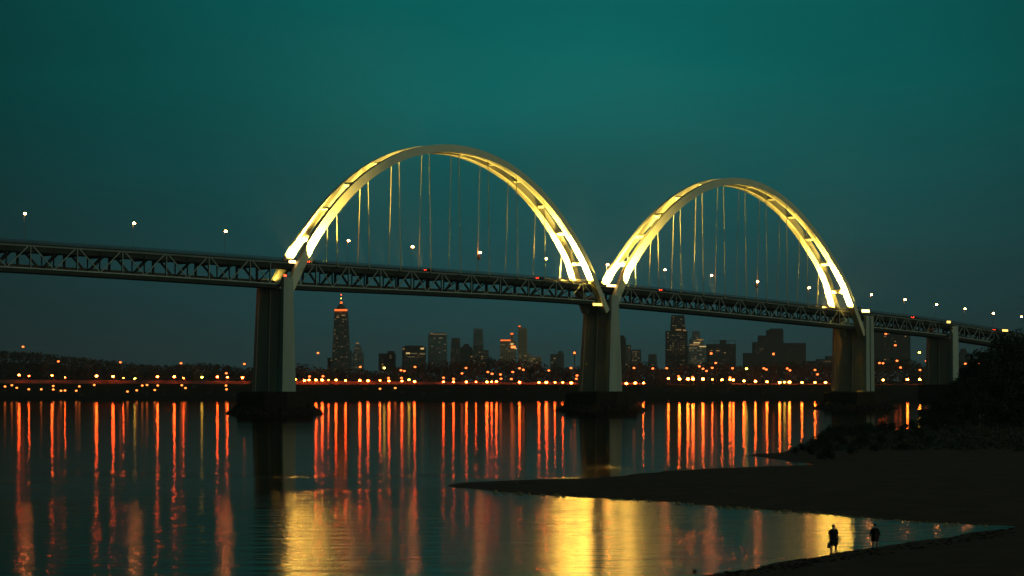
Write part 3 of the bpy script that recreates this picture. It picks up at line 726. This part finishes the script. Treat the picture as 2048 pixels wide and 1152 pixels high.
building("narrow dark tower just right of the second pier", [(1236,1252,B,676),(1239,1249,676,671)], M_blddark, 4600, 0.06)
building("low lumpy block of flats behind the narrow dark tower", [(1250,1262,B,690),(1262,1284,B,699,2),(1296,1316,B,708,3)], M_bld, 4500, 0.3, tones=(2,2,1))
building("tall dark setback tower with a narrower upper half", [(1333,1375,B,662),(1342.5,1371,662,630,2.0)], M_blddark, 4600, 0.30,
         extra=lambda r, b, k: [bar(r,b,k,1352,1362.5,658.3,661,E_win[0]), bar(r,b,k,1366.5,1372,659.3,662,E_win[0]), bar(r,b,k,1345,1349,632,636,E_win[2])], tones=(2,2,1))
building("stepped tower with bright amber lit floors", [(1377,1413,B,692,0),(1380,1408,692,677,2),(1385.5,1401,677,662,1.5)], M_bldblue, 4500, 0.42,
         extra=lambda r, b, k: [bar(r,b,k,x0,x1,y0,y1,E_win[t],"lit_floor") for x0,x1,y0,y1,t in ((1393,1407,678.5,680.2,0),(1387,1400,684.5,686.5,3),(1379,1398,688.5,690.5,0),(1399,1412,692,694,3),(1378,1395,695,696.5,1))], tones=(0,1,1,2))
def ex_frame(r, b, k):
    m = MB()
    for x in (1417, 1430, 1457, 1471): m.beam(P3(x,688,b,k,2), P3(x,681.5,b,k,2), 0.6, 0.6)
    m.beam(P3(1416,681.7,b,k,2), P3(1472,681.7,b,k,2), 0.6, 0.7); m.build("roof_frame", M_blddark, r)
    bar(r, b, k, 1420, 1424.5, 705, 709, E_up, "sign_light"); bar(r, b, k, 1432, 1439, 700.5, 702.3, E_win[0], "lit_floor"); bar(r, b, k, 1444, 1452, 719, 721, E_win[2], "lit_floor")
building("wide dark block with an open frame along its roof", [(1415,1472,B,688),(1441,1453,688,680)], M_blddark, 4500, 0.14, extra=ex_frame, tones=(2,2,2,0))
building("dark building stepping up to a rounded crown", [(1489,1512,B,706),(1508,1568,B,684),(1519,1567,684,671),(1536,1567,671,660),(1542,1566,660,657)], M_blddark, 4500, 0.035,
         extra=lambda r, b, k: [bar(r,b,k,1518,1528,696.5,698.5,E_win[2],"lit_floor"), bar(r,b,k,1545,1549,706,710,E_up,"sign_light")], tones=(2,))
building("long flat dark slab right of the rounded crown building", [(1560,1612,B,686)], M_blddark, 4560, 0.05, tones=(2,))
building("low row of dark houses with tiny lights left of the third pier", [(1610,1640,B,722),(1636,1662,B,718),(1655,1680,B,712)], M_blddark, 4300, 0.3, win=(2.4,1.2,6,5), tones=(0,2,2))
building("tall dark slab of flats directly right of the third pier", [(1747,1821,B,652)], M_blddark, 3900, 0.08, win=(2.4,1.3,5.5,4.2), extra=lambda r, b, k: [bar(r,b,k,1769.5,1774,665.5,669,E_up,"sign_light"), bar(r,b,k,1788.5,1792.5,689,692,E_up,"sign_light")], tones=(2,2,0))
building("dark gabled building right of the fourth pier", [(1916,1946,B,712),(1921,1937,712,697,5)], M_blddark, 4200, 0.03, tones=(2,))
# slim water tower
p = at(1149, 740, 4300); wt = empty("water_tower", (p.x, p.y, p.z))
MB().tube([(0,0,0),(0,0,26)], 0.9, 8).build("stem", M_bld, wt); MB().sphere((0,0,29), 3.2, 3.2, 2.6, 10, 6).build("tank", M_bld, wt); MB().sphere((0,-1,32.4), 0.8, 0.8, 0.8, 6, 4).build("beacon", E_up, wt)
tag(wt, "slim water tower with a small red light left of the second pier", "water tower")

# ------------------------------------------------------------------ trees
def leafy(mb, c, r, n, size, rnd, flat=1.0):
    for _ in range(n):
        while True:
            x, y, z = rnd.uniform(-1,1), rnd.uniform(-1,1), rnd.uniform(-1,1)
            q = x*x+y*y+z*z
            if 0.15 < q <= 1: break
        p = Vector((c[0]+x*r, c[1]+y*r, c[2]+z*r*flat)); s = size*rnd.uniform(0.6, 1.4)
        a = Vector((rnd.gauss(0,1), rnd.gauss(0,1), rnd.gauss(0,1))).normalized(); b = a.orthogonal().normalized()
        c2 = a.cross(b)
        mb.add([p-b*s, p-c2*s*0.7, p+b*s, p+c2*s*0.7], [(0,1,2,3)])
# far wood: one mass of canopy along the far shore
top = [(-80,695),(0,697),(60,700),(140,710),(200,716),(260,724),(330,729),(420,723),(480,732),(575,727),(600,721),(625,731),(680,734),(750,736),(800,728),(840,724),(880,722),(930,712),(960,714),(1010,711),(1060,716),(1100,727),(1165,733),
       (1250,725),(1290,722),(1330,735),(1390,722),(1450,724),(1500,728),(1560,724),(1640,722),(1700,724),(1760,716),(1820,714),(1850,724),(1905,716),(1950,718),(2048,712),(2150,705)]
tx = [t[0] for t in top]; ty = [t[1] for t in top]
rnd = random.Random(11); mb = MB()
for i in range(560):
    px = -90+2230*(i+rnd.random())/560; Y = rnd.choice([2650, 2680, 2740, 2640])+rnd.uniform(-8, 8); X = (px-1024)*Y/F
    g = far_h(X, Y); zt_ = CAMZ+(HOR-float(np.interp(px, tx, ty)))*Y/F
    H = (zt_-g)*(rnd.uniform(0.72, 1.02) if px > 480 else rnd.uniform(0.90, 0.99)); rr = rnd.uniform(4.5, 8.5)
    leafy(mb, (X, Y, g+H-rr*0.8), rr, 46, 1.1, rnd, 0.8)
    leafy(mb, (X, Y, g+(H-rr)*0.5), rr*0.95, 40, 1.6, rnd, max(1.0, (H-rr)*0.55/rr))
o = mb.build("far_wood", M_leaf2); tag(o, "dark wooded belt of trees behind the lamps along the whole far shore", "wood", None, "stuff")
# bushes low on the far bank, breaking the wall line
mb = MB()
for i in range(230):
    px = rnd.choice([rnd.uniform(1290,1330), rnd.uniform(1395,1460), rnd.uniform(-60,2000)]); Y = rnd.uniform(2545, 2574); X = (px-1024)*Y/F
    rr = rnd.uniform(1.6, 3.4) if not (1290 < px < 1330 or 1395 < px < 1460) else rnd.uniform(3.5, 5.5)
    leafy(mb, (X, Y, far_h(X, Y)+rr*0.4), rr, 40, 0.7, rnd, 0.8)
o = mb.build("bank_scrub", M_leaf2); tag(o, "dark scrub along the foot of the far bank", "scrub", None, "stuff")

def make_tree(seed, H, spread, nleaf, name="dark_tree", bare=False):
    rnd = random.Random(seed); root = empty(name)
    m = MB(); m.tube([(0,0,-0.6),(0.1,0,H*0.25),(0.25*rnd.uniform(-1,1),0.2,H*0.55),(0.4*rnd.uniform(-1,1),0.2,H*0.82)], [H*0.022,H*0.018,H*0.012,H*0.004], 7)
    m.build("trunk", M_bark, root)
    tips = []
    lm = MB()
    for k in range(13):
        z0 = H*rnd.uniform(0.22, 0.75); t = rnd.uniform(0, 6.28); ln = spread*rnd.uniform(0.55, 1.05)*(1.15-z0/H)
        e = Vector((math.cos(t)*ln, math.sin(t)*ln, z0+ln*rnd.uniform(0.35, 0.9))); mid = Vector((e.x*0.5, e.y*0.5, z0+(e.z-z0)*0.4))
        lm.tube([(0.1,0.05,z0), mid, e], [H*0.008,H*0.005,H*0.002], 5); tips += [e, mid*0.4+e*0.6]
    lm.build("limb", M_bark, root)
    tips.append(Vector((0,0,H*0.88)))
    cm = MB()
    for e in tips: leafy(cm, (e.x, e.y, min(e.z, H*0.93)), spread*rnd.uniform(0.22, 0.42), nleaf//len(tips), 0.24 if H > 8 else 0.12, rnd, 0.75)
    cm.build("crown", M_leaf, root); return root
tree_protos = [make_tree(s, H, sp, 5200) for s, H, sp in ((1,18,7.5),(2,20,8.0),(3,15,7.0),(4,12,6.0))]
used = [False]*4
def put(protos, used, i, x, y, sc, rz, label, cat, grp):
    o = protos[i] if not used[i] else copy_tree(protos[i]); used[i] = True
    o.location = (x, y, gz(x, y)-0.15); o.scale = (sc, sc, sc); o.rotation_euler = (0,0,rz); tag(o, label, cat, grp)
# (pixel x of the trunk, pixel y of the crown top, distance, prototype)
TR = [(2040,652,640,0),(2012,668,700,1),(2076,640,610,1),(1990,684,720,2),(2060,690,560,2),(1972,704,760,3),(2030,720,540,3),(1955,722,820,2),(2000,730,600,3),(1938,736,900,3),(2090,700,520,0),(2050,750,470,3),
      (1985,757,560,3),(1945,752,700,3),(1922,758,860,2),(1915,772,650,3),(1965,780,520,3),(2020,785,470,3),(1932,796,520,3),(2000,800,430,3),(2045,800,400,3)]
for k, (px, py, Y, i) in enumerate(TR):
    X = (px-1024)*Y/F; g = gz(X, Y); H = CAMZ+(HOR-py)*Y/F-g; base = (18,20,15,12)[i]
    put(tree_protos, used, i, X, Y, max(0.28, H/base), k*1.3, "dark tree of the right-hand grove, trunk %s from the left" % ordw(sorted(range(len(TR)), key=lambda q: TR[q][0]).index(k)), "tree", "trees of the dark grove on the right bank")
def bush_proto(seed, H):
    rnd = random.Random(seed); root = empty("shrub"); m = MB()
    for k in range(6):
        t = rnd.uniform(0, 6.28); m.tube([(0,0,-0.2),(math.cos(t)*0.5,math.sin(t)*0.5,H*0.5),(math.cos(t)*1.0,math.sin(t)*1.0,H*rnd.uniform(0.7,1.0))], [0.05,0.035,0.012], 5)
    m.build("stem", M_bark, root); c = MB()
    for k in range(9):
        t = rnd.uniform(0, 6.28); q = rnd.uniform(0, 1.5); leafy(c, (math.cos(t)*q, math.sin(t)*q, H*rnd.uniform(0.3,0.8)), rnd.uniform(0.5,0.95), 170, 0.10, rnd, 0.9)
    c.build("foliage", M_leaf, root); return root
bp = [bush_proto(21, 2.6), bush_proto(22, 3.2), bush_proto(23, 2.2)]; bu = [False]*3
rnd = random.Random(5)
BT = [(1592,896),(1606,888),(1622,878),(1640,868),(1652,862),(1668,856),(1684,852),(1702,846),(1716,850),(1734,846),(1750,850),(1768,845),(1786,846),(1804,848),(1824,842),(1842,838),(1856,828),(1872,820),(1884,808),(1896,796),
      (1630,890),(1660,884),(1690,874),(1720,870),(1760,868),(1800,866),(1840,858),(1874,846),(1900,826),(1650,898),(1700,892),(1750,888),(1810,884),(1860,872),(1905,850),(1925,830),(1950,835),(1980,840),(2010,838),(2040,835)]
for k, (px, py) in enumerate(BT):
    yb = max(py+10, 884 - (px-1600)*0.13) + (8 if k > 19 else 0)
    Y = min(CAMZ*F/(yb+6-HOR), 640); X = (px-1024)*Y/F; g = gz(X, Y)
    if g < 0.15:
        for _ in range(30):
            Y *= 0.985; X = (px-1024)*Y/F; g = gz(X, Y)
            if g > 0.2: break
    H = CAMZ+(HOR-py)*Y/F-g; i = k % 3
    put(bp, bu, i, X, Y, 1.2*min(2.6, max(0.45, H/(2.6, 3.2, 2.2)[i])), k*0.9, "dark shrub of the %s row on the spit, %s from left" % ("back" if k < 20 else "front", ordw(k % 20)), "shrub", "shrubs of the thicket on the spit")
# low rough grass between the shrubs
mb = MB(); rnd = random.Random(31)
for k in range(900):
    px = rnd.uniform(1590, 2060); py = rnd.uniform(max(852, 905-(px-1560)*0.25), 905+(px-1560)*0.02); a = W(px, py); g = gz(*a)
    if g < 0.3: continue
    leafy(mb, (a[0], a[1], g+0.15), rnd.uniform(0.5, 1.5), 26, 0.16, rnd, 0.6)
o = mb.build("rough_grass", M_leaf); tag(o, "low rough grass over the dark spit between the shrubs", "grass", None, "stuff")
# bare twiggy branches reaching into the frame at the right
def bare_tree(px, Y, pts, label):
    X = (px-1024)*Y/F; g = gz(X, Y); root = empty("bare_tree", (X, Y, g)); rnd = random.Random(3); m = MB()
    topz = at(px, 575, Y).z-g
    m.tube([(0,0,-0.5),(0.2,0,topz*0.5),(0,0,topz)], [0.35,0.22,0.05], 7); m.build("trunk", M_bark, root); m = MB()
    for k in range(26):
        z0 = topz*rnd.uniform(0.45, 0.98); t = rnd.choice([3.14, 0])+rnd.uniform(-1,1); ln = rnd.uniform(2, 6.5)*(1.25-z0/topz)
        e = (math.cos(t)*ln, math.sin(t)*ln, z0+ln*rnd.uniform(0.1,0.5)); m.tube([(0,0,z0),(e[0]*0.5,e[1]*0.5,z0+(e[2]-z0)*0.6),e], [0.06,0.035,0.012], 4)
        for _ in range(5):
            f = rnd.uniform(0.4,1); b = Vector((e[0]*f,e[1]*f,z0+(e[2]-z0)*f)); m.tube([b, b+Vector((rnd.uniform(-1.3,1.3),rnd.uniform(-1,1),rnd.uniform(0,1.2)))], [0.025,0.01], 3)
    m.build("branch", M_bark, root); tag(root, label, "tree")
bare_tree(2066, 420, None, "thin bare tree with twiggy branches at the right edge of the photo")

# foam line along the lower edge of the sandbar
edge = [(985,984),(1060,988),(1170,995),(1260,1000),(1350,1006),(1430,1012),(1500,1018),(1570,1023),(1640,1028),(1730,1036),(1850,1045),(1990,1051)]
ex = [e[0] for e in edge]; ey = [e[1] for e in edge]; m = MB(); rnd = random.Random(9); x = 985.0
while x < 1990:
    ln = rnd.uniform(4, 22); y = float(np.interp(x, ex, ey))
    if rnd.random() < (0.85 if 1380 < x < 1680 else 0.5):
        y += rnd.uniform(0.3, 2.6); th = rnd.uniform(0.8, 2.0); n = 5; vs = []
        for i in range(n+1):
            q = i/n; xx = x+ln*q; dy = float(np.interp(xx, ex, ey))-float(np.interp(x, ex, ey)); wv = math.sin(q*math.pi)**0.6*th+0.05; jj = rnd.uniform(-0.25, 0.25)
            a = W(xx, y+dy+jj-wv/2); b = W(xx, y+dy+jj+wv/2); vs += [(b[0],b[1],0.02),(a[0],a[1],0.02+(a[1]-b[1])*0.10)] if a[1] > b[1] else [(a[0],a[1],0.02),(b[0],b[1],0.02+(b[1]-a[1])*0.10)]
        m.add(vs, [(2*i,2*i+1,2*i+3,2*i+2) for i in range(n)])
    x += ln*rnd.uniform(0.6, 1.2)
o = m.build("shore_foam", M_foam); tag(o, "thin broken line of pale foam along the near edge of the sandbar", "foam", None, "stuff")
# pebbles and debris on the near beach edge
m = MB(); rnd = random.Random(4)
for k in range(260):
    px = rnd.uniform(1420, 2030); yb = float(np.interp(px, [1400,1480,1600,1680,1760,1880,1990,2035], [1153,1140,1119,1106,1093,1076,1060,1053]))+rnd.uniform(1, 22); a = W(px, yb); g = gz(*a)
    if g < 0: continue
    m.sphere((a[0], a[1], g), rnd.uniform(0.06,0.22), rnd.uniform(0.06,0.2), rnd.uniform(0.03,0.10), 5, 3)
o = m.build("beach_pebbles", M_rock); tag(o, "scattered pebbles and debris along the edge of the near beach", "pebbles", None, "stuff")
a = W(1389, 1143); rk = MB().sphere((0,0,0.02), 0.12, 0.10, 0.09, 9, 6).build("rock", M_rock, None, True, (a[0], a[1], 0)); tag(rk, "small dark stone poking out of the shallow water near the beach", "rock")

# ------------------------------------------------------------------ people
M_cloth_dark = paint("black_cotton", (0.018, 0.018, 0.02), 0.95, 0.1, 0.2, 8); M_cloth_navy = paint("dark_shorts_cloth", (0.02, 0.022, 0.028), 0.95, 0.1, 0.2, 8)
M_cloth_red = paint("dark_coat_wool", (0.035, 0.018, 0.014), 0.95, 0.1, 0.2, 8); M_skin = paint("skin", (0.20, 0.11, 0.08), 0.6, 0.3, 0.1, 6); M_hair = paint("dark_hair", (0.015, 0.012, 0.01), 0.8, 0.2, 0.1, 20)
def skinned(name, verts, edges, radii, mat, parent, root=0, sub=1):
    me = bpy.data.meshes.new(name); me.from_pydata(verts, edges, []); me.materials.append(mat)
    o = bpy.data.objects.new(name, me); COL.objects.link(o); o.parent = parent
    md = o.modifiers.new("skin", 'SKIN'); me.skin_vertices[0].data[root].use_root = True
    for i, r in enumerate(radii): me.skin_vertices[0].data[i].radius = r if isinstance(r, tuple) else (r, r)
    md.use_smooth_shade = True; o.modifiers.new("subsurf", 'SUBSURF').levels = sub; o.modifiers["subsurf"].render_levels = sub; return o
def person(loc, H, label, coat, facing=0.0, bag=True):
    root = empty("person", loc, facing); k = H/1.75
    V = [(0,0,0.95),(0,0,1.08),(0,-0.01,1.25),(0,0,1.42),(0,0.0,1.50),(0,-0.015,1.58),(0,-0.02,1.66),(0,-0.01,1.72)]; Ed = [(0,1),(1,2),(2,3),(3,4),(4,5),(5,6),(6,7)]
    Rr = [(0.16,0.11),(0.145,0.10),(0.165,0.11),(0.13,0.09),0.055,(0.07,0.085),(0.075,0.09),(0.05,0.06)]
    arms = []
    for sx in (-1, 1):
        b = len(V); V += [(sx*0.17,0,1.42),(sx*0.225,0.01,1.30),(sx*(0.27 if coat else 0.255),0.03,1.12),(sx*(0.29 if coat else 0.25),-0.05,0.90),(sx*(0.30 if coat else 0.25),-0.07,0.82)]
        Ed += [(3,b),(b,b+1),(b+1,b+2),(b+2,b+3),(b+3,b+4)]; Rr += [0.07,0.06,0.052,0.042,(0.042,0.03)]; arms.append(V[b+4])
        # fingers and thumb
        w = b+4
        for fi, (dx, ln) in enumerate(((-0.022,0.085),(-0.008,0.095),(0.008,0.09),(0.022,0.072))):
            q = len(V); c = V[w]; V += [(c[0]+0.2*dx,c[1]+dx,c[2]-0.035),(c[0]+0.2*dx-sx*0.008,c[1]+dx,c[2]-0.035-ln*0.55),(c[0]-sx*0.02,c[1]+dx,c[2]-0.035-ln*0.95)]; Ed += [(w,q),(q,q+1),(q+1,q+2)]; Rr += [0.009,0.0085,0.007]
        q = len(V); c = V[w]; V += [(c[0]-sx*0.01,c[1]-0.035,c[2]-0.01),(c[0]-sx*0.02,c[1]-0.05,c[2]-0.05)]; Ed += [(w,q),(q,q+1)]; Rr += [0.011,0.009]
        h = len(V); V += [(sx*0.09,0,0.90),(sx*0.125,0,0.68),(sx*0.135,-0.01,0.50),(sx*0.15,0.01,0.28),(sx*0.16,0.02,0.09),(sx*0.175,-0.08,0.035),(sx*0.18,-0.16,0.03)]
        Ed += [(0,h),(h,h+1),(h+1,h+2),(h+2,h+3),(h+3,h+4),(h+4,h+5),(h+5,h+6)]; Rr += [0.105,0.09,0.078,0.075,0.055,(0.042,0.035),(0.035,0.025)]
    V = [tuple(c*k for c in v) for v in V]; Rr = [tuple(c*k for c in r) if isinstance(r, tuple) else (r*k, r*k) for r in Rr]
    body = skinned("body", V, Ed, Rr, M_skin, root, 0, 1)
    # face pieces
    m = MB(); m.sphere((0,-0.105*k,1.625*k), 0.014*k,0.02*k,0.026*k,6,4)
    for sx in (-1,1): m.sphere((sx*0.078*k,0,1.625*k), 0.012*k,0.022*k,0.032*k,6,4)
    m.build("nose_and_ears", M_skin, root, True)
    m = MB()
    for sx in (-1,1): m.sphere((sx*0.03*k,-0.088*k,1.65*k), 0.012*k,0.008*k,0.008*k,6,4)
    m.build("eyes", M_hair, root, True)
    MB().sphere((0,0.02*k,1.675*k), 0.105*k,0.115*k,0.115*k,12,8).build("hair", M_hair, root, True)
    if not coat:
        v = [(0,0,0.86),(0,0,1.05),(0,-0.01,1.25),(0,0,1.42),(0,0,1.47)]+[(-0.18,0,1.42),(-0.245,0.01,1.28),(-0.265,0.03,1.16),(0.18,0,1.42),(0.245,0.01,1.28),(0.265,0.03,1.16)]
        e = [(0,1),(1,2),(2,3),(3,4),(3,5),(5,6),(6,7),(3,8),(8,9),(9,10)]; r = [(0.235,0.17),(0.225,0.16),(0.225,0.16),(0.18,0.13),0.085,0.09,0.085,0.08,0.09,0.085,0.08]
        skinned("shirt", [tuple(c*k for c in q) for q in v], e, [tuple(c*k for c in q) if isinstance(q, tuple) else q*k for q in r], M_cloth_dark, root)
        v = [(0,0,0.92),(-0.095,0,0.84),(-0.125,0,0.68),(-0.125,0,0.44),(0.095,0,0.84),(0.125,0,0.68),(0.125,0,0.44)]; e = [(0,1),(1,2),(2,3),(0,4),(4,5),(5,6)]
        skinned("shorts", [tuple(c*k for c in q) for q in v], e, [q*k for q in (0.20,0.165,0.155,0.14,0.165,0.155,0.14)], M_cloth_navy, root)
    else:
        v = [(0,0,0.50),(0,0,0.72),(0,0,0.98),(0,0,1.22),(0,0,1.42),(0,0,1.49)]+[(-0.17,0,1.40),(-0.245,0.02,1.24),(-0.30,0.04,1.04),(-0.315,-0.03,0.90),(0.17,0,1.40),(0.245,0.02,1.24),(0.30,0.04,1.04),(0.315,-0.03,0.90)]
        e = [(0,1),(1,2),(2,3),(3,4),(4,5),(4,6),(6,7),(7,8),(8,9),(4,10),(10,11),(11,12),(12,13)]; r = [(0.34,0.25),(0.30,0.22),(0.26,0.19),(0.23,0.17),(0.18,0.13),0.085,0.10,0.095,0.085,0.075,0.10,0.095,0.085,0.075]
        skinned("coat", [tuple(c*k for c in q) for q in v], e, [tuple(c*k for c in q) if isinstance(q, tuple) else q*k for q in r], M_cloth_red, root)
    for sx in (-1,1): MB().sphere((sx*0.172*k,-0.05*k,0.045*k), 0.05*k,0.14*k,0.05*k,8,5).build("shoe", M_cloth_dark, root, True)
    tag(root, label, "person", "people standing on the near beach"); return root, arms, k
def stand(px, py, H):
    a = W(px, py)
    for _ in range(6):
        g = gz(*a); Y = (CAMZ-g)*F/(py-HOR); a = ((px-1024)*Y/F, Y)
    return (a[0], a[1], gz(*a)-0.01)
l1 = stand(1667, 1107.5, 1.75)
person(l1, 1.78, "person in a dark T-shirt and knee length shorts standing on the beach before yellow water", False, 0.15)
l2 = stand(1750, 1098, 1.65)
person(l2, 1.56, "person in a wide knee length coat standing on the beach right of the other one", True, -0.2)
bagr = empty("hand_bag", (l1[0]-0.30, l1[1]-0.05, l1[2]+0.36)); 
MB().frust((-0.10,0.10,-0.07,0.07,0.0),(-0.08,0.08,-0.05,0.05,0.30)).build("bag_body", M_cloth_navy, bagr)
MB().tube([(-0.07,0,0.3),(-0.03,0,0.42),(0.03,0,0.44),(0.07,0,0.3)], 0.012, 5).build("handle", M_cloth_navy, bagr)
tag(bagr, "small dark bag hanging from the hand of the person in shorts", "bag")
for o in list(bpy.data.objects):      # nothing spare: unused prototypes are removed
    if o.parent is None and o.type == 'EMPTY' and "label" not in o: bpy.data.objects.remove(o)
